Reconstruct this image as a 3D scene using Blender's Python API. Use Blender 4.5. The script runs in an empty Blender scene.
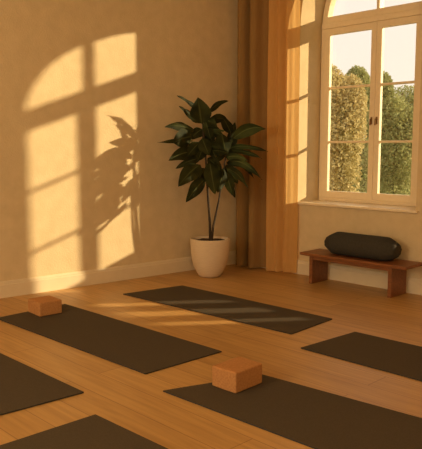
import bpy, bmesh, math, random
from mathutils import Vector, Matrix, noise
random.seed(7)
C = bpy.context.scene.collection
S = bpy.context.scene

# ------------------------------------------------------------ helpers
def link(name, bm, mats, parent=None, smooth=False, bevel=0, seg=2):
    me = bpy.data.meshes.new(name)
    bmesh.ops.recalc_face_normals(bm, faces=bm.faces)
    bm.to_mesh(me); bm.free()
    if smooth:
        for p in me.polygons: p.use_smooth = True
    for m in (mats if isinstance(mats, (list, tuple)) else [mats]): me.materials.append(m)
    o = bpy.data.objects.new(name, me); C.objects.link(o)
    if parent: o.parent = parent
    if bevel:
        b = o.modifiers.new('bevel', 'BEVEL'); b.width = bevel; b.segments = seg
        b.limit_method = 'ANGLE'; b.angle_limit = math.radians(40)
    return o

def empty(name, loc, rz=0):
    o = bpy.data.objects.new(name, None); C.objects.link(o)
    o.location = loc; o.rotation_euler = (0, 0, rz); o.empty_display_size = .1
    return o

def tag(o, label=None, cat=None, group=None, kind=None):
    if label: o['label'] = label
    if cat: o['category'] = cat
    if group: o['group'] = group
    if kind: o['kind'] = kind
    return o

def box(bm, x0, x1, y0, y1, z0, z1):
    v = [bm.verts.new((x, y, z)) for z in (z0, z1) for y in (y0, y1) for x in (x0, x1)]
    for f in ((0,1,3,2), (4,6,7,5), (0,4,5,1), (2,3,7,6), (0,2,6,4), (1,5,7,3)):
        bm.faces.new([v[i] for i in f])
    return v

def quad(bm, pts): bm.faces.new([bm.verts.new(p) for p in pts])

def plate(bm, outer, holes, y0, y1, outer_b=None, holes_b=None):
    """solid between y0 and y1 with outline `outer` and `holes` (lists of x,z)."""
    sides = []
    for y, ou, hs in ((y0, outer, holes), (y1, outer_b or outer, holes_b or holes)):
        loops, edges = [], []
        for lp in [ou] + list(hs):
            vs = [bm.verts.new((x, y, z)) for x, z in lp]
            edges += [bm.edges.new((vs[i], vs[(i+1) % len(vs)])) for i in range(len(vs))]
            loops.append(vs)
        bmesh.ops.triangle_fill(bm, use_beauty=True, use_dissolve=False, edges=edges)
        sides.append(loops)
    for a, b in zip(*sides):
        n = len(a)
        for i in range(n):
            j = (i+1) % n
            bm.faces.new((a[i], a[j], b[j], b[i]))

def lathe(bm, prof, n=48, cx=0, cy=0):
    rings = []
    for r, z in prof:
        rings.append([bm.verts.new((cx + r*math.cos(2*math.pi*k/n), cy + r*math.sin(2*math.pi*k/n), z)) for k in range(n)])
    for a, b in zip(rings, rings[1:]):
        for k in range(n): bm.faces.new((a[k], a[(k+1) % n], b[(k+1) % n], b[k]))
    return rings

def tube(bm, pts, rad, n=8):
    rings = []
    for i, p in enumerate(pts):
        p = Vector(p)
        d = (Vector(pts[min(i+1, len(pts)-1)]) - Vector(pts[max(i-1, 0)])).normalized()
        u = d.cross(Vector((0.3, .9, .1))).normalized(); w = d.cross(u)
        r = rad[i] if isinstance(rad, (list, tuple)) else rad
        rings.append([bm.verts.new(p + u*r*math.cos(2*math.pi*k/n) + w*r*math.sin(2*math.pi*k/n)) for k in range(n)])
    for a, b in zip(rings, rings[1:]):
        for k in range(n): bm.faces.new((a[k], a[(k+1) % n], b[(k+1) % n], b[k]))
    bm.faces.new(rings[0]); bm.faces.new(rings[-1])

# ------------------------------------------------------------ materials
def mat(name, col, rough=.8, spec=.3):
    m = bpy.data.materials.new(name); m.use_nodes = True
    b = m.node_tree.nodes['Principled BSDF']
    b.inputs['Base Color'].default_value = (*col, 1)
    b.inputs['Roughness'].default_value = rough
    b.inputs['Specular IOR Level'].default_value = spec
    return m, m.node_tree, b

def noisy(name, c0, c1, scale=20, rough=.8, bump=.1, detail=6, spec=.3, stretch=(1,1,1), dist=.01, bscale=None):
    m, nt, b = mat(name, c0, rough, spec)
    N, L = nt.nodes, nt.links
    tc = N.new('ShaderNodeTexCoord'); mp = N.new('ShaderNodeMapping'); mp.inputs['Scale'].default_value = stretch
    L.new(tc.outputs['Object'], mp.inputs['Vector'])
    n = N.new('ShaderNodeTexNoise'); n.inputs['Scale'].default_value = scale; n.inputs['Detail'].default_value = detail
    L.new(mp.outputs[0], n.inputs['Vector'])
    r = N.new('ShaderNodeValToRGB'); r.color_ramp.elements[0].color = (*c0, 1); r.color_ramp.elements[1].color = (*c1, 1)
    r.color_ramp.elements[0].position = .3; r.color_ramp.elements[1].position = .7
    L.new(n.outputs['Fac'], r.inputs['Fac']); L.new(r.outputs['Color'], b.inputs['Base Color'])
    if bump:
        n2 = N.new('ShaderNodeTexNoise'); n2.inputs['Scale'].default_value = bscale or scale*2; n2.inputs['Detail'].default_value = 5
        L.new(mp.outputs[0], n2.inputs['Vector'])
        bp = N.new('ShaderNodeBump'); bp.inputs['Strength'].default_value = bump; bp.inputs['Distance'].default_value = dist
        L.new(n2.outputs['Fac'], bp.inputs['Height']); L.new(bp.outputs['Normal'], b.inputs['Normal'])
    return m

M_wall = noisy('plaster', (.67,.52,.30), (.74,.58,.345), 9, .92, .55, spec=.1, dist=.005, bscale=75)
M_trimw = noisy('painted_skirting', (.74,.60,.39), (.77,.63,.42), 14, .6, .04, spec=.25)
M_ceil = noisy('ceiling_paint', (.76,.64,.44), (.79,.67,.47), 10, .9, .05)
M_frame = noisy('cream_window_paint', (.88,.72,.47), (.92,.76,.51), 30, .45, .03, spec=.35)
M_mat = noisy('mat_rubber', (.080,.061,.040), (.100,.077,.051), 160, .95, .35, spec=.08, dist=.002, bscale=320)
M_matedge = noisy('mat_edge', (.035,.031,.025), (.045,.04,.032), 100, .8, .1)
M_cork = noisy('cork', (.42,.19,.065), (.54,.26,.095), 90, .9, .35, detail=8, spec=.15, dist=.002)
M_pot = noisy('cream_ceramic', (.66,.51,.33), (.73,.57,.38), 22, .6, .18, stretch=(1,1,6), spec=.3, dist=.004)
M_soil = noisy('soil', (.035,.02,.012), (.08,.05,.03), 60, .95, .8)
M_stem = noisy('bark', (.045,.03,.018), (.085,.06,.035), 50, .85, .4, stretch=(1,1,.3))
M_bolster = noisy('bolster_cloth', (.048,.043,.033), (.060,.054,.042), 60, .9, .25, spec=.12, dist=.003, bscale=200)
M_bench = noisy('dark_red_wood', (.17,.058,.016), (.28,.098,.030), 10, .42, .08, stretch=(.6,7,7), spec=.45)
M_brass, _, b = mat('brass', (.25,.14,.05), .35); b.inputs['Metallic'].default_value = .9
M_seam = noisy('bolster_seam', (.03,.03,.024), (.04,.04,.03), 60, .9, .1)
M_ground = noisy('lawn', (.10,.13,.04), (.20,.22,.08), 3, .95, .3)

# leaf (plant)
def leafmat(name, c0, c1, trans, rough=.35, spec=.5, vein=True):
    m, nt, b = mat(name, c0, rough, spec); N, L = nt.nodes, nt.links
    oi = N.new('ShaderNodeTexCoord'); n = N.new('ShaderNodeTexNoise'); n.inputs['Scale'].default_value = 7
    L.new(oi.outputs['Object'], n.inputs['Vector'])
    r = N.new('ShaderNodeValToRGB'); r.color_ramp.elements[0].color = (*c0,1); r.color_ramp.elements[1].color = (*c1,1)
    r.color_ramp.elements[0].position = .35; r.color_ramp.elements[1].position = .7
    L.new(n.outputs['Fac'], r.inputs['Fac'])
    col = r.outputs['Color']
    if vein:
        uv = N.new('ShaderNodeUVMap'); sx = N.new('ShaderNodeSeparateXYZ'); L.new(uv.outputs[0], sx.inputs[0])
        a = N.new('ShaderNodeMath'); a.operation = 'SUBTRACT'; a.inputs[1].default_value = .5; L.new(sx.outputs['X'], a.inputs[0])
        ab = N.new('ShaderNodeMath'); ab.operation = 'ABSOLUTE'; L.new(a.outputs[0], ab.inputs[0])
        lt = N.new('ShaderNodeMath'); lt.operation = 'LESS_THAN'; lt.inputs[1].default_value = .035; L.new(ab.outputs[0], lt.inputs[0])
        mx = N.new('ShaderNodeMix'); mx.data_type = 'RGBA'
        L.new(lt.outputs[0], mx.inputs['Factor']); L.new(col, mx.inputs[6]); mx.inputs[7].default_value = (.085,.095,.03,1)
        col = mx.outputs[2]
    L.new(col, b.inputs['Base Color'])
    tr = N.new('ShaderNodeBsdfTranslucent'); L.new(col, tr.inputs['Color'])
    ms = N.new('ShaderNodeMixShader'); ms.inputs['Fac'].default_value = trans
    L.new(b.outputs[0], ms.inputs[1]); L.new(tr.outputs[0], ms.inputs[2])
    L.new(ms.outputs[0], N['Material Output'].inputs['Surface'])
    return m
M_leaf = leafmat('dark_green_leaf', (.022,.026,.008), (.050,.055,.014), .25, .65, .12)
M_green = leafmat('garden_leaf_green', (.34,.35,.13), (.50,.50,.22), .35, .7, .2, False)  # both garden leaf tones are paled to stand in for haze
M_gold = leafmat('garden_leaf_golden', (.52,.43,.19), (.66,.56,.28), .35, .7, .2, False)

# curtains
def clothmat(name, c0, c1, trans, wave=260):
    m, nt, b = mat(name, c0, .95, .05); N, L = nt.nodes, nt.links
    tc = N.new('ShaderNodeTexCoord'); mp = N.new('ShaderNodeMapping'); mp.inputs['Scale'].default_value = (1,1,.05)
    L.new(tc.outputs['Object'], mp.inputs['Vector'])
    n = N.new('ShaderNodeTexNoise'); n.inputs['Scale'].default_value = wave; L.new(mp.outputs[0], n.inputs['Vector'])
    r = N.new('ShaderNodeValToRGB'); r.color_ramp.elements[0].color = (*c0,1); r.color_ramp.elements[1].color = (*c1,1)
    r.color_ramp.elements[0].position = .3; r.color_ramp.elements[1].position = .7
    L.new(n.outputs['Fac'], r.inputs['Fac']); L.new(r.outputs['Color'], b.inputs['Base Color'])
    tr = N.new('ShaderNodeBsdfTranslucent'); L.new(r.outputs['Color'], tr.inputs['Color'])
    ms = N.new('ShaderNodeMixShader'); ms.inputs['Fac'].default_value = trans
    L.new(b.outputs[0], ms.inputs[1]); L.new(tr.outputs[0], ms.inputs[2])
    L.new(ms.outputs[0], N['Material Output'].inputs['Surface'])
    return m
M_curt = clothmat('shaded_curtain_cloth', (.31,.175,.06), (.37,.215,.075), .12)  # corner shade is put into this darker cloth colour
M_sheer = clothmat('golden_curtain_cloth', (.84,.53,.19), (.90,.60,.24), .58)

# glass: clear pane, passes light, slight mirror
m = bpy.data.materials.new('window_glass'); m.use_nodes = True; nt = m.node_tree; N, L = nt.nodes, nt.links
N.remove(N['Principled BSDF'])
tb = N.new('ShaderNodeBsdfTransparent'); tb.inputs['Color'].default_value = (.97,.97,.95,1)
gb = N.new('ShaderNodeBsdfGlossy'); gb.inputs['Roughness'].default_value = .02
ms = N.new('ShaderNodeMixShader'); ms.inputs['Fac'].default_value = .06
L.new(tb.outputs[0], ms.inputs[1]); L.new(gb.outputs[0], ms.inputs[2]); L.new(ms.outputs[0], N['Material Output'].inputs['Surface'])
M_glass = m

# wood floor: boards along x
m, nt, b = mat('oak_boards', (.5,.3,.12), .42, .4); N, L = nt.nodes, nt.links
tc = N.new('ShaderNodeTexCoord')
br = N.new('ShaderNodeTexBrick'); br.offset = .37; br.inputs['Scale'].default_value = 1
br.inputs['Brick Width'].default_value = 1.9; br.inputs['Row Height'].default_value = .19
br.inputs['Mortar Size'].default_value = .0022; br.inputs['Mortar Smooth'].default_value = .3
br.inputs['Color1'].default_value = (.49,.275,.092,1); br.inputs['Color2'].default_value = (.57,.33,.116,1)
br.inputs['Mortar'].default_value = (.27,.13,.04,1)
L.new(tc.outputs['Object'], br.inputs['Vector'])
mp = N.new('ShaderNodeMapping'); mp.inputs['Scale'].default_value = (.9, 14, 1); L.new(tc.outputs['Object'], mp.inputs['Vector'])
ns = N.new('ShaderNodeTexNoise'); ns.inputs['Scale'].default_value = 2.2; ns.inputs['Detail'].default_value = 8; ns.inputs['Distortion'].default_value = .6
L.new(mp.outputs[0], ns.inputs['Vector'])
rr = N.new('ShaderNodeValToRGB'); rr.color_ramp.elements[0].color = (.80,.76,.70,1); rr.color_ramp.elements[1].color = (1.1,1.1,1.1,1)
rr.color_ramp.elements[0].position = .3; rr.color_ramp.elements[1].position = .68
L.new(ns.outputs['Fac'], rr.inputs['Fac'])
mx = N.new('ShaderNodeMix'); mx.data_type = 'RGBA'; mx.blend_type = 'MULTIPLY'; mx.inputs['Factor'].default_value = .85
L.new(br.outputs['Color'], mx.inputs[6]); L.new(rr.outputs['Color'], mx.inputs[7]); L.new(mx.outputs[2], b.inputs['Base Color'])
bp = N.new('ShaderNodeBump'); bp.inputs['Strength'].default_value = .25; bp.inputs['Distance'].default_value = .002
L.new(ns.outputs['Fac'], bp.inputs['Height']); L.new(bp.outputs['Normal'], b.inputs['Normal'])
M_floor = m

# ------------------------------------------------------------ setting
XR, YB, ZC = 7.6, -8.2, 3.45           # far right wall, wall behind the camera, ceiling
def lx(y): return -.04 + .093*y        # the left wall is not quite square to the window wall

bm = bmesh.new(); box(bm, -1.1, XR+.2, YB-.1, .42, -.1, 0)
tag(link('floor', bm, M_floor), kind='structure')
bm = bmesh.new(); box(bm, -1.1, XR+.2, YB-.1, .42, ZC, ZC+.1)
tag(link('ceiling', bm, M_ceil), kind='structure')

bm = bmesh.new()
v = []
for z in (0, ZC):
    for x, y in ((lx(0), 0), (lx(YB), YB), (lx(YB)-.2, YB), (lx(0)-.2, .0)):
        v.append(bm.verts.new((x, y, z)))
for f in ((0,1,2,3), (4,7,6,5), (0,4,5,1), (1,5,6,2), (2,6,7,3), (3,7,4,0)): bm.faces.new([v[i] for i in f])
tag(link('wall_left', bm, M_wall), kind='structure')

# arch outlines
def arch(xa, xb, z0, zs, h, p=2.5, n=36):
    cx, a = (xa+xb)/2, (xb-xa)/2
    pts = [(xa, z0)]
    top = []
    for k in range(n+1):
        t = math.pi*(1 - k/n)
        c, s_ = math.cos(t), max(math.sin(t), 0)
        top.append((cx + a*math.copysign(abs(c)**(2/p), c), zs + h*s_**(2/p)))
    return pts + top + [(xb, z0)]

ZSILL = .748
OP_F = arch(.808, 2.13, ZSILL, 2.37, .84, 2.8)       # opening at the room face
OP_B = arch(.84, 2.03, ZSILL, 2.37, .74, 2.8)       # opening at the outer face
def rect(x0, x1, z0, z1): return [(x0, z0), (x0, z1), (x1, z1), (x1, z0)]
W2 = rect(2.20, 3.52, .50, .97)
W2X = (2.27, 3.50, .56, .93)
bm = bmesh.new()
plate(bm, rect(-.25, XR+.2, 0, ZC), [OP_F, rect(2.24, 3.56, .52, .98)], 0, .40, None, [OP_B, rect(2.24, 3.56, .52, .98)])
tag(link('wall_back', bm, M_wall), kind='structure')

bm = bmesh.new(); box(bm, XR, XR+.2, YB, 0, 0, ZC)
tag(link('wall_right', bm, M_wall), kind='structure')
# wall behind the viewer: long open gap added to let in sky fill
bm = bmesh.new()
plate(bm, rect(lx(YB)-.2, XR+.2, 0, ZC), [rect(1.0, 6.6, .5, 3.0)], YB-.2, YB)
tag(link('wall_front', bm, M_wall), kind='structure')

# baseboards with a stepped moulding profile
def skirting(name, p0, p1, inward):
    p0, p1 = Vector(p0), Vector(p1); n = Vector(inward).normalized()
    prof = [(0,0), (.017,0), (.017,.112), (.012,.118), (.012,.128), (.006,.142), (0,.145)]
    bm = bmesh.new(); rr = []
    for p in (p0, p1): rr.append([bm.verts.new((p.x+n.x*d, p.y+n.y*d, z)) for d, z in prof])
    for i in range(len(prof)-1): bm.faces.new((rr[0][i], rr[0][i+1], rr[1][i+1], rr[1][i]))
    bm.faces.new((rr[0][-1], rr[0][0], rr[1][0], rr[1][-1])); bm.faces.new(rr[0]); bm.faces.new(rr[1])
    return tag(link(name, bm, M_trimw), kind='structure')
skirting('baseboard_left', (lx(0), 0), (lx(YB), YB), (1, -.093))
skirting('baseboard_back', (-.03, 0), (XR, 0), (0, -1))

# ------------------------------------------------------------ window 1
win = tag(empty('window_1', (1.495, .33, ZSILL)), kind='structure')
def W(name, bm, m, parent=win, off=(1.495, .33, ZSILL), **k):
    for v in bm.verts: v.co -= Vector(off)
    return link(name, bm, m, parent, **k)
# fixed frame with the arched fanlight
fo = arch(.842, 2.028, ZSILL+.002, 2.37, .738, 2.8)
fan_cz = 2.625
FCX, FA, FH, FP = 1.435, .535, .68, 2.8
def fan(x0, x1, a=FA, cx=FCX, zs=2.37, h=FH, p=FP):
    n = 24; out = []
    for k in range(n+1):
        x = x0 + (x1-x0)*k/n
        u = min(abs(x-cx)/a, 1)
        out.append((x, zs + h*(1-u**p)**(1/p)))
    return out
def fanhole(x0, x1):
    top = fan(x0, x1)
    top = [(x, max(z, fan_cz+.001)) for x, z in top]
    return [(x0, fan_cz)] + top + [(x1, fan_cz)] 
def clean(l):
    o = []
    for p in l:
        if not o or (abs(p[0]-o[-1][0]) + abs(p[1]-o[-1][1])) > .003: o.append(p)
    if abs(o[0][0]-o[-1][0]) + abs(o[0][1]-o[-1][1]) < .003: o.pop()
    return o
ua = 1 - ((fan_cz-2.37)/FH)**FP
xa = FCX - FA*ua**(1/FP)
hl = clean(fanhole(xa, 1.480)); hr = clean(fanhole(1.512, 2*FCX-xa))
bm = bmesh.new()
plate(bm, clean(fo), [hl, hr, rect(.895, 1.98, .79, 2.50)], .31, .395)
W('window_frame', bm, M_frame, bevel=.004)
bm = bmesh.new()
plate(bm, rect(.85, 2.02, 2.505, 2.56), [], .293, .31)
W('transom', bm, M_frame, bevel=.006)
bm = bmesh.new(); plate(bm, clean(arch(.87, 2.0, 2.59, 2.60, .42)), [], .352, .356)
W('fanlight_glass', bm, M_glass)
# the two casements
for nm, x0, x1, g0, g1, hx in (('l', .892, 1.494, .955, 1.437, 1.466), ('r', 1.496, 1.985, 1.553, 1.905, 1.524)):
    off = ((x0+x1)/2, .33, .82)
    sash = bpy.data.objects.new('casement', None); C.objects.link(sash); sash.parent = win
    sash.location = Vector(off) - Vector((1.495, .33, ZSILL))
    bm = bmesh.new()
    plate(bm, rect(x0, x1, .785, 2.503), [rect(g0, g1, .856, 1.350), rect(g0, g1, 1.372, 1.897), rect(g0, g1, 1.919, 2.44)], .300, .345)
    W('sash', bm, M_frame, sash, off, bevel=.005)
    bm = bmesh.new(); plate(bm, rect(g0-.008, g1+.008, .85, 2.45), [], .318, .322)
    W('pane', bm, M_glass, sash, off)
    bm = bmesh.new()
    box(bm, hx-.008, hx+.008, .292, .300, 1.53, 1.60)
    tube(bm, [(hx, .294, 1.575), (hx, .274, 1.575)], .005)
    tube(bm, [(hx, .274, 1.582), (hx, .272, 1.52)], [.006, .008])
    W('window_handle', bm, M_brass, sash, off, smooth=False)
# hinge pin dots and sill
bm = bmesh.new(); box(bm, .775, 2.155, -.035, .30, ZSILL-.022, ZSILL+.003)
W('window_sill', bm, M_frame, bevel=.006)

# low three-light window further along the same wall (outside the frame, throws the floor patches)
w2 = tag(empty('window_2', (2.9, .2, .52)), kind='structure')
bm = bmesh.new()
plate(bm, rect(2.24, 3.56, .52, .98), [rect(2.30, 2.56, .56, .94), rect(2.76, 3.00, .56, .94), rect(3.19, 3.36, .56, .94)], .17, .23)
W('window_frame', bm, M_frame, w2, (2.9, .2, .52))
bm = bmesh.new(); plate(bm, rect(2.26, 3.54, .54, .96), [], .198, .202)
W('pane', bm, M_glass, w2, (2.9, .2, .52))

# ------------------------------------------------------------ curtains
def curtain(m, ctrl, z0, z1, label, seed=0):
    ox, oy = ctrl[len(ctrl)//2]
    o = empty('curtain', (ox, oy, z0))
    P = [Vector((*c, 0)) for c in ctrl]; P = [2*P[0]-P[1]] + P + [2*P[-1]-P[-2]]
    path = []
    for i in range(1, len(P)-2):
        for k in range(8):
            t = k/8; a, b_, c, d = P[i-1:i+3]
            path.append(.5*((2*b_) + (c-a)*t + (2*a-5*b_+4*c-d)*t*t + (3*b_-a-3*c+d)*t**3))
    path.append(P[-2])
    bm = bmesh.new(); nz = 30; g = []; n = len(path)
    ym = sum(p.y for p in path)/n
    for j in range(nz+1):
        t = j/nz; z = z0 + (z1-z0)*t; row = []
        for i, p in enumerate(path):
            x = p.x + .010*noise.noise(Vector((p.x*6, z*1.1, seed)))
            y = ym + (p.y-ym)*(1.08-.2*t + .2*noise.noise(Vector((p.x*5, z*.8, seed+3)))) 
            row.append(bm.verts.new((x-ox, min(y, -.022)-oy, z-z0)))
        g.append(row)
    for j in range(nz):
        for i in range(n-1): bm.faces.new((g[j][i], g[j][i+1], g[j+1][i+1], g[j+1][i]))
    c = link('cloth', bm, m, o, smooth=True)
    return tag(o, label, 'curtain')
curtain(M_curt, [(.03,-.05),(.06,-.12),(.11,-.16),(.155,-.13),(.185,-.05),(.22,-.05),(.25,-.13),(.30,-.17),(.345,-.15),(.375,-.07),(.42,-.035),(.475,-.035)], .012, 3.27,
        'folded curtain, its ochre darkened for shade, hanging in the room corner behind the potted plant', 1.3)
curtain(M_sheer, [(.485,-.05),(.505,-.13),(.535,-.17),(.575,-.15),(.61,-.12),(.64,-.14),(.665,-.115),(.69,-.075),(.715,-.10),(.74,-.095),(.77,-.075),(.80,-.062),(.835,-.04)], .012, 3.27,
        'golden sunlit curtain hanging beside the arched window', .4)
r = empty('curtain_rod', (1.4, -.13, 3.30))
bm = bmesh.new(); tube(bm, [(-1.4, 0, 0), (1.2, 0, 0)], .014, 16); link('rod', bm, M_brass, r, smooth=True)
for x in (-1.25, 1.1):
    bm = bmesh.new(); tube(bm, [(x, 0, 0), (x, .135, 0)], .008, 8); box(bm, x-.02, x+.02, .125, .13, -.04, .04); link('bracket', bm, M_brass, r)
tag(r, 'brass curtain rod above the arched window', 'curtain rod')

# ------------------------------------------------------------ yoga mats
def ymat(corners, label):
    cx = sum(p[0] for p in corners)/4; cy = sum(p[1] for p in corners)/4
    o = empty('yoga_mat', (cx, cy, 0))
    n = 30
    c = [Vector((p[0]-cx, p[1]-cy, 0)) for p in corners]
    def P(u, v, z):
        q = (c[0]*(1-u)+c[1]*u)*(1-v) + (c[3]*(1-u)+c[2]*u)*v
        return (q.x, q.y, z)
    bm = bmesh.new()
    nu, nv, h = 24, 8, .0085
    top = [[bm.verts.new(P(i/nu, j/nv, h + .0006*noise.noise(Vector((i*.4+cx, j*.5, cy))))) for i in range(nu+1)] for j in range(nv+1)]
    bot = [[bm.verts.new(P(i/nu, j/nv, .001)) for i in range(nu+1)] for j in range(nv+1)]
    for j in range(nv):
        for i in range(nu):
            bm.faces.new((top[j][i], top[j][i+1], top[j+1][i+1], top[j+1][i]))
            bm.faces.new((bot[j][i], bot[j+1][i], bot[j+1][i+1], bot[j][i+1]))
    side = []
    for i in range(nu):
        side += [bm.faces.new((bot[0][i], bot[0][i+1], top[0][i+1], top[0][i])), bm.faces.new((bot[nv][i+1], bot[nv][i], top[nv][i], top[nv][i+1]))]
    for j in range(nv):
        side += [bm.faces.new((bot[j+1][0], bot[j][0], top[j][0], top[j+1][0])), bm.faces.new((bot[j][nu], bot[j+1][nu], top[j+1][nu], top[j][nu]))]
    for f in side: f.material_index = 1
    me = link('yoga_mat', bm, [M_mat, M_matedge], None, smooth=False)
    me.location = (cx+.012, cy-.012, 0); bpy.data.objects.remove(o)
    tag(me, label, 'yoga mat', 'yoga mats on the wooden floor')
    return me
MATS = {
 'A': ([(.33,-3.08),(2.095,-3.04),(2.11,-2.43),(.30,-2.46)], 'dark yoga mat near the left wall, with the smaller-looking cork block on its far end'),
 'B': ([(.335,-1.885),(2.175,-1.80),(2.14,-1.26),(.44,-1.27)], 'dark yoga mat crossed by sun patches, in front of the potted plant'),
 'C': ([(2.42,-2.01),(4.22,-2.0),(4.26,-1.40),(2.46,-1.44)], 'dark yoga mat in front of the wooden bench, cut by the right picture edge'),
 'D': ([(2.37,-3.14),(4.15,-3.07),(4.18,-2.42),(2.58,-2.57)], 'dark yoga mat at lower right with the nearer cork block on its left end'),
 'E': ([(.35,-4.05),(2.055,-3.915),(2.09,-3.455),(.30,-3.47)], 'bare dark yoga mat cut by the left picture edge'),
 'F': ([(2.365,-4.20),(4.10,-4.12),(4.12,-3.53),(2.38,-3.58)], 'bare dark yoga mat cut by the bottom picture edge'),
}
for k, (c, l) in MATS.items(): ymat(c, l)

# ------------------------------------------------------------ cork blocks
def block(cx, cy, lx_, ly_, h, rz, label):
    bm = bmesh.new(); box(bm, -lx_/2, lx_/2, -ly_/2, ly_/2, 0, h)
    o = link('yoga_block', bm, M_cork, None, bevel=.009, seg=3)
    o.location = (cx, cy, .0092); o.rotation_euler = (0, 0, rz)
    tag(o, label, 'yoga block', 'cork blocks on the mats')
block(.462, -2.745, .205, .19, .11, math.radians(-3), 'small cork block on the far end of the mat beside the left wall')
block(2.602, -2.805, .175, .225, .115, math.radians(2), 'cork block on the near mat at lower right, closest to the viewer')

# ------------------------------------------------------------ bench and bolster
BX, BY = 1.68, -.19
be = empty('bench', (BX, BY, 0))
def B(name, x0, x1, y0, y1, z0, z1, bev=.004):
    bm = bmesh.new(); box(bm, x0-BX, x1-BX, y0-BY, y1-BY, z0, z1)
    return link(name, bm, M_bench, be, bevel=bev)
B('bench_top', 1.115, 2.245, -.35, -.03, .272, .300, .006)
B('leg', 1.205, 1.243, -.315, -.055, .001, .272)
B('leg', 2.055, 2.093, -.315, -.055, .001, .272)
B('apron', 1.243, 2.055, -.305, -.285, .232, .272)
B('apron', 1.243, 2.055, -.085, -.065, .232, .272)
tag(be, 'low reddish wooden bench with panel legs under the arched window', 'bench')

bo = empty('bolster', (1.70, -.185, .3035), math.radians(-2))
bm = bmesh.new()
nl, nr = 40, 40; Lh = .375; rings = []
for i in range(nl+1):
    s = -1 + 2*i/nl
    x = Lh*math.copysign(1-(1-abs(s))**1.6, s)
    e = abs(x)/Lh
    prof = 1 - max(0, (e-.70)/.30)**1.35
    prof = max(prof, .0)
    R = .113*(.50+.50*prof) if e < .999 else .04
    ring = []
    for k in range(nr):
        t = 2*math.pi*k/nr
        cr = 1 + (.045*math.sin(t*9+1)*max(0, e-.72)/.28) + .012*noise.noise(Vector((x*7, math.cos(t)*2, math.sin(t)*2)))
        y, z = 1.22*R*cr*math.cos(t), R*cr*math.sin(t)*.98
        z = max(z, -.094)
        ring.append(bm.verts.new((x, y, z+.098)))
    rings.append(ring)
for a, b_ in zip(rings, rings[1:]):
    for k in range(nr): bm.faces.new((a[k], a[(k+1) % nr], b_[(k+1) % nr], b_[k]))
bm.faces.new(rings[0]); bm.faces.new(rings[-1])
link('cushion_body', bm, M_bolster, bo, smooth=True)
for sx in (-1, 1):
    bm = bmesh.new()
    R = .1015
    pts = [(sx*.27, 1.22*R*math.cos(2*math.pi*k/40), max(.98*R*math.sin(2*math.pi*k/40), -.094)+.098) for k in range(41)]
    tube(bm, pts, .0028, 6); link('piping', bm, M_seam, bo, smooth=True)
tag(bo, 'dark grey-green cylindrical bolster lying on the wooden bench', 'bolster')

# ------------------------------------------------------------ potted plant
PX, PY = .285, -.755
pl = empty('potted_plant', (PX, PY, 0))
bm = bmesh.new()
prof = [(0, .001), (.095, .001), (.108, .006), (.132, .04), (.160, .10), (.180, .17), (.192, .24), (.197, .31), (.200, .365), (.200, .385), (.196, .392), (.184, .390), (.180, .375), (.178, .33), (.0, .33)]
rings = lathe(bm, prof[1:-1], 64); bm.faces.new(rings[0]); bm.faces.new(rings[-1])
link('pot', bm, M_pot, pl, smooth=True)
bm = bmesh.new(); n = 40
cen = bm.verts.new((0, 0, .365)); ring = []
rr2 = []
for q in (.06, .12, .1795):
    rr2.append([bm.verts.new((q*math.cos(2*math.pi*k/n), q*math.sin(2*math.pi*k/n), .362+.006*random.random())) for k in range(n)])
for k in range(n): bm.faces.new((cen, rr2[0][k], rr2[0][(k+1) % n]))
for a, b_ in zip(rr2, rr2[1:]):
    for k in range(n): bm.faces.new((a[k], b_[k], b_[(k+1) % n], a[(k+1) % n]))
link('soil', bm, M_soil, pl)

CAM = Vector((4.96435, -5.31926, 1.3))
UA = Vector((.695, .719, 0)); DA = Vector((.719, -.695, 0))   # across / towards the viewer's side of the room
def pp(u, z, d=0): return UA*u + DA*d + Vector((0, 0, z))
# leaf outlines measured in plant units: u (across, m), z (height, m)
def L_(x, y):   # measured leaf chart -> metres
    px, py = 160 + x/3.836, 90 + y/3.836
    a = math.radians(6.709) + math.atan((py-224.5)/650)
    return ((px-210.5)/97.5, 1.3 - 6.54*math.tan(a))
bmf = bmesh.new(); uvl = bmf.loops.layers.uv.new('UVMap')
def leaf(base, tip, width, d0, d1, arch_=.05, roll=0, fold=.25, ns=12):
    b0 = pp(base[0], base[1], d0*1.5); t0 = pp(tip[0], tip[1], d1*2.1)
    ax = (t0-b0); Ln = ax.length; axn = ax.normalized()
    side = axn.cross(DA)
    if side.length < .1: side = axn.cross(Vector((0,0,1)))
    side.normalize()
    side = Matrix.Rotation(roll, 3, axn) @ side
    nrm = side.cross(axn).normalized()
    if nrm.z < 0: nrm = -nrm
    up = Vector((0,0,1))
    nw = 6; g = []
    for i in range(ns+1):
        s = i/ns
        c = b0 + ax*s + up*(arch_*4*s*(1-s)) 
        w = width*.5*(math.sin(math.pi*min(1, (s**.78)))**.8)*(1.06-.25*s) if 0 < s < 1 else 0
        if s < .08: w *= .6
        row = []
        for j in range(nw+1):
            q = -1 + 2*j/nw
            p = c + side*(w*q) + nrm*(-abs(q)*w*fold + .007*math.sin(s*11+q*2+base[0]*40)*abs(q))
            p.x = max(p.x, lx(PY+p.y) + .03 - PX + .004*q)
            row.append((bmf.verts.new(p), (j/nw, s)))
        g.append(row)
    for i in range(ns):
        for j in range(nw):
            q = (g[i][j], g[i][j+1], g[i+1][j+1], g[i+1][j])
            f = bmf.faces.new([a[0] for a in q])
            for lp, a in zip(f.loops, q): lp[uvl].uv = a[1]
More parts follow.
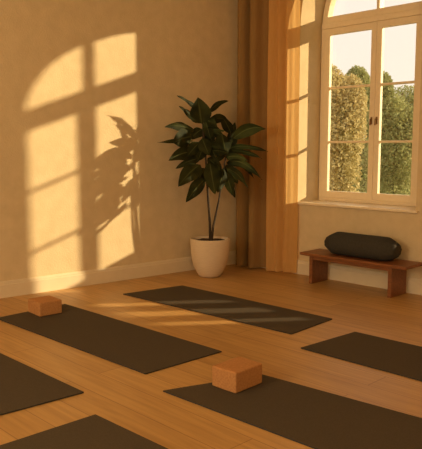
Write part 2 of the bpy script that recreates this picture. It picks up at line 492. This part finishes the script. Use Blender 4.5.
LV = [ # bx,by, tx,ty, width px(chart), depth base, depth tip, arch, roll
 (163,130,150,32,68,.02,.06,.0,.15),(150,125,82,66,20,0,.08,.01,.5),(160,84,76,28,15,.02,.1,.015,.6),(183,92,264,38,20,0,-.06,.03,.5),
 (140,158,30,145,32,.02,.10,.03,.5),(130,196,3,203,14,.03,.08,.01,.4),(130,180,64,205,58,.05,.16,.015,-.2),(172,185,222,88,34,-.03,-.05,.01,.3),
 (152,238,46,268,46,.05,.14,.03,.3),(158,285,80,362,54,.07,.16,.02,.2),(176,340,108,420,42,.08,.16,.015,-.2),(188,122,268,120,34,-.05,-.12,.04,.5),
 (256,250,300,150,34,-.02,.0,.015,.4),(283,185,396,152,44,.0,.10,.05,.45),(262,222,402,236,20,.02,.12,.03,.6),(268,272,382,340,26,.03,.12,.055,.5),
 (255,300,330,368,26,.06,.16,.035,.4),(178,238,260,242,36,.06,.14,.02,.5),(192,272,212,392,50,.08,.16,.0,.1),(238,168,252,246,50,.05,.12,.0,-.3),
 (252,315,278,400,34,.03,.12,.0,.3),(158,200,112,254,40,.05,.1,.01,.2),(176,160,246,160,24,.03,.1,.02,.6),(266,235,388,264,20,-.02,.02,.03,.6),
 (160,262,62,304,30,-.04,-.08,.02,.4),(246,300,222,388,36,.06,.12,.0,-.2),(188,190,216,264,40,.06,.1,.0,.1),(276,170,236,92,34,-.08,-.12,.02,.3),
 (262,240,292,118,34,-.09,-.12,.0,-.2),(178,120,196,190,36,.04,.08,.0,.3),(166,150,120,190,36,.0,.02,.01,.3),(252,260,330,270,30,.03,.1,.03,.5),
 (256,280,350,310,28,-.03,.0,.04,.5),(172,210,150,270,40,.05,.1,.0,.0),(246,220,210,280,36,-.02,.02,.0,.2),(250,290,300,360,40,-.03,.0,.01,.3),
 (174,300,140,372,44,-.02,.0,.01,.2),(186,260,240,320,36,.0,.04,.01,.3),(170,140,212,210,40,-.04,-.05,.0,.2),(162,170,100,160,30,-.06,-.12,.02,.5),
 (170,225,90,235,34,-.07,-.14,.02,.5),(255,330,292,420,24,-.03,-.06,.01,.2),(262,250,366,345,24,-.05,-.1,.05,.5),(165,185,190,250,42,.08,.12,.0,-.1),
 (185,150,250,190,36,-.02,.0,.02,.3),(180,110,220,170,32,.0,.04,.02,.3),
]
for bx, by, tx, ty, w, d0, d1, ar, ro in LV:
    leaf(L_(bx, by), L_(tx, ty), w/374*1.25, d0, d1, ar, ro)
link('foliage', bmf, M_leaf, pl, smooth=True)
def stem(pts, r0, r1):
    bm = bmesh.new()
    P = [pp(*p) for p in pts]
    tube(bm, P, [r0 + (r1-r0)*i/(len(P)-1) for i in range(len(P))], 10)
    link('stem', bm, M_stem, pl, smooth=True)
stem([(.005,.34,0), (-.0,.55,.0), (-.018,.8,.01), (*L_(178,260),.02), (*L_(172,200),.02), (*L_(168,140),.02), (*L_(160,80),.02)], .0145, .006)
stem([(.015,.34,0), (.035,.52,.01), (.085,.75,.02), (*L_(248,290),.02), (*L_(256,230),.0), (*L_(272,170),.0)], .013, .005)
tag(pl, 'tall dark-leaved potted plant in a cream tapered pot in the corner', 'potted plant')

# ------------------------------------------------------------ garden seen through the window
bm = bmesh.new(); quad(bm, [(-60, .42, -.6), (60, .42, -.6), (60, 90, -.6), (-60, 90, -.6)])
tag(link('garden_ground', bm, M_ground), kind='structure')
def tree(az_px, dist, rx, h, m, n, label, seed, blobs):
    rnd = random.Random(seed)
    # direction measured through the window
    d = Vector((-.7146, .6995, 0))*650 + Vector((.695, .719, 0))*(az_px-211)
    d.normalize(); p = Vector((CAM.x, CAM.y, 0)) + d*dist; p.z = -.6
    o = empty('garden_tree', p)
    bm = bmesh.new(); tube(bm, [(0,0,0), (.05,.02,h*.35), (0,.05,h*.7)], [.10,.07,.03], 8)
    for k in range(6):
        a = rnd.random()*6.28; zz = h*(.25+.08*k)
        tube(bm, [(0,0,zz), (rx*.5*math.cos(a), rx*.5*math.sin(a), zz+h*.18)], [.035,.012], 6)
    link('trunk', bm, M_stem, o)
    bm = bmesh.new()
    for _ in range(n):
        bx, bz, br, bh = blobs[rnd.randrange(len(blobs))]
        v = Vector((rnd.gauss(0,1), rnd.gauss(0,1), rnd.gauss(0,1))).normalized()*(rnd.random()**.4)
        c = Vector((.695, .719, 0))*bx + Vector((v.x*br, v.y*br, bz + v.z*bh))
        if c.z < .02: c.z = .02 + rnd.random()*.3
        s = rnd.uniform(.018, .045)
        a = Vector((rnd.gauss(0,1), rnd.gauss(0,1), rnd.gauss(0,1))).normalized(); b_ = a.cross(Vector((rnd.gauss(0,1), rnd.gauss(0,1), rnd.gauss(0,1)))).normalized()
        vs = [bm.verts.new(c - a*s), bm.verts.new(c + b_*s*.5 + a*s*.1), bm.verts.new(c + a*s), bm.verts.new(c - b_*s*.5 + a*s*.1)]
        bm.faces.new(vs)
    link('foliage', bm, m, o)
    tag(o, label, 'tree', 'garden trees outside the window')
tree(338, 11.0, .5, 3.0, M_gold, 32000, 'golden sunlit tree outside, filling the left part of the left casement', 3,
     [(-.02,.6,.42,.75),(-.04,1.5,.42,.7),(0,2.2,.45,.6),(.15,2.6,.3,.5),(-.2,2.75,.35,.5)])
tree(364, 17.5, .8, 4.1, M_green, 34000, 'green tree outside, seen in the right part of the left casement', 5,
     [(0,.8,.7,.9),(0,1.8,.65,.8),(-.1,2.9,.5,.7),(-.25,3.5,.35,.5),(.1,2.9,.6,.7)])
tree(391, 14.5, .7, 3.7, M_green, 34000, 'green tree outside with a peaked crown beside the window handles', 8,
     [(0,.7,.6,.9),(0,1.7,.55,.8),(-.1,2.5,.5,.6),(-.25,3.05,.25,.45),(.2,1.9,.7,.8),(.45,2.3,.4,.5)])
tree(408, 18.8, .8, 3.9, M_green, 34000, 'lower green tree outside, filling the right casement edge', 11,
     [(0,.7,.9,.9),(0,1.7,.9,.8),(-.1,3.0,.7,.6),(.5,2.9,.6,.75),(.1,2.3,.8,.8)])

# ------------------------------------------------------------ light
w = bpy.data.worlds.new('evening_sky'); S.world = w; w.use_nodes = True
nt = w.node_tree; N, L = nt.nodes, nt.links
tc = N.new('ShaderNodeTexCoord'); sp = N.new('ShaderNodeSeparateXYZ'); L.new(tc.outputs['Generated'], sp.inputs[0])
r = N.new('ShaderNodeValToRGB')
e = r.color_ramp.elements
e[0].position = 0; e[0].color = (.98, .86, .72, 1)
e[1].position = .8; e[1].color = (.84, .76, .66, 1)
x = r.color_ramp.elements.new(.25); x.color = (.94, .84, .74, 1)
L.new(sp.outputs['Z'], r.inputs['Fac']); L.new(r.outputs['Color'], N['Background'].inputs['Color'])
N['Background'].inputs['Strength'].default_value = 1.12

sd = bpy.data.lights.new('evening_sun', 'SUN'); so = bpy.data.objects.new('evening_sun', sd); C.objects.link(so)
sd.color = (1.0, .80, .50); sd.energy = 6.7; sd.angle = math.radians(1.1)
dirv = Vector((-.78, -1.0, -.284*1.268))
so.rotation_euler = dirv.to_track_quat('-Z', 'Y').to_euler(); so.location = (8, 8, 5)

for x, y, z, e_ in ((2.0, -7.2, 1.9, 165), (6.4, -5.6, 2.0, 75)):     # two warm fill lights added out of view to brighten the room
    ad = bpy.data.lights.new('fill_light', 'POINT'); ao = bpy.data.objects.new('fill_light', ad); C.objects.link(ao)
    ad.shadow_soft_size = .45; ad.energy = e_; ad.color = (1.0, .80, .48); ao.location = (x, y, z)

# ------------------------------------------------------------ camera
cd = bpy.data.cameras.new('camera'); co = bpy.data.objects.new('camera', cd); C.objects.link(co)
cd.sensor_fit = 'VERTICAL'; cd.sensor_height = 36; cd.sensor_width = 36
cd.lens = 650.37*36/449
Rt = Matrix(((.6995091, .0834828, -.7097307), (.7146237, -.0817171, .6947196), (0, -.993153, -.1168206)))
mm = Matrix(((Rt[0][0], -Rt[0][1], -Rt[0][2]), (Rt[1][0], -Rt[1][1], -Rt[1][2]), (Rt[2][0], -Rt[2][1], -Rt[2][2])))
co.matrix_world = Matrix.Translation(CAM) @ mm.to_4x4()
S.camera = co
S.view_settings.view_transform = 'Standard'; S.view_settings.look = 'None'
S.view_settings.gamma = 1; S.view_settings.use_curve_mapping = False
S.view_settings.exposure = 0.17
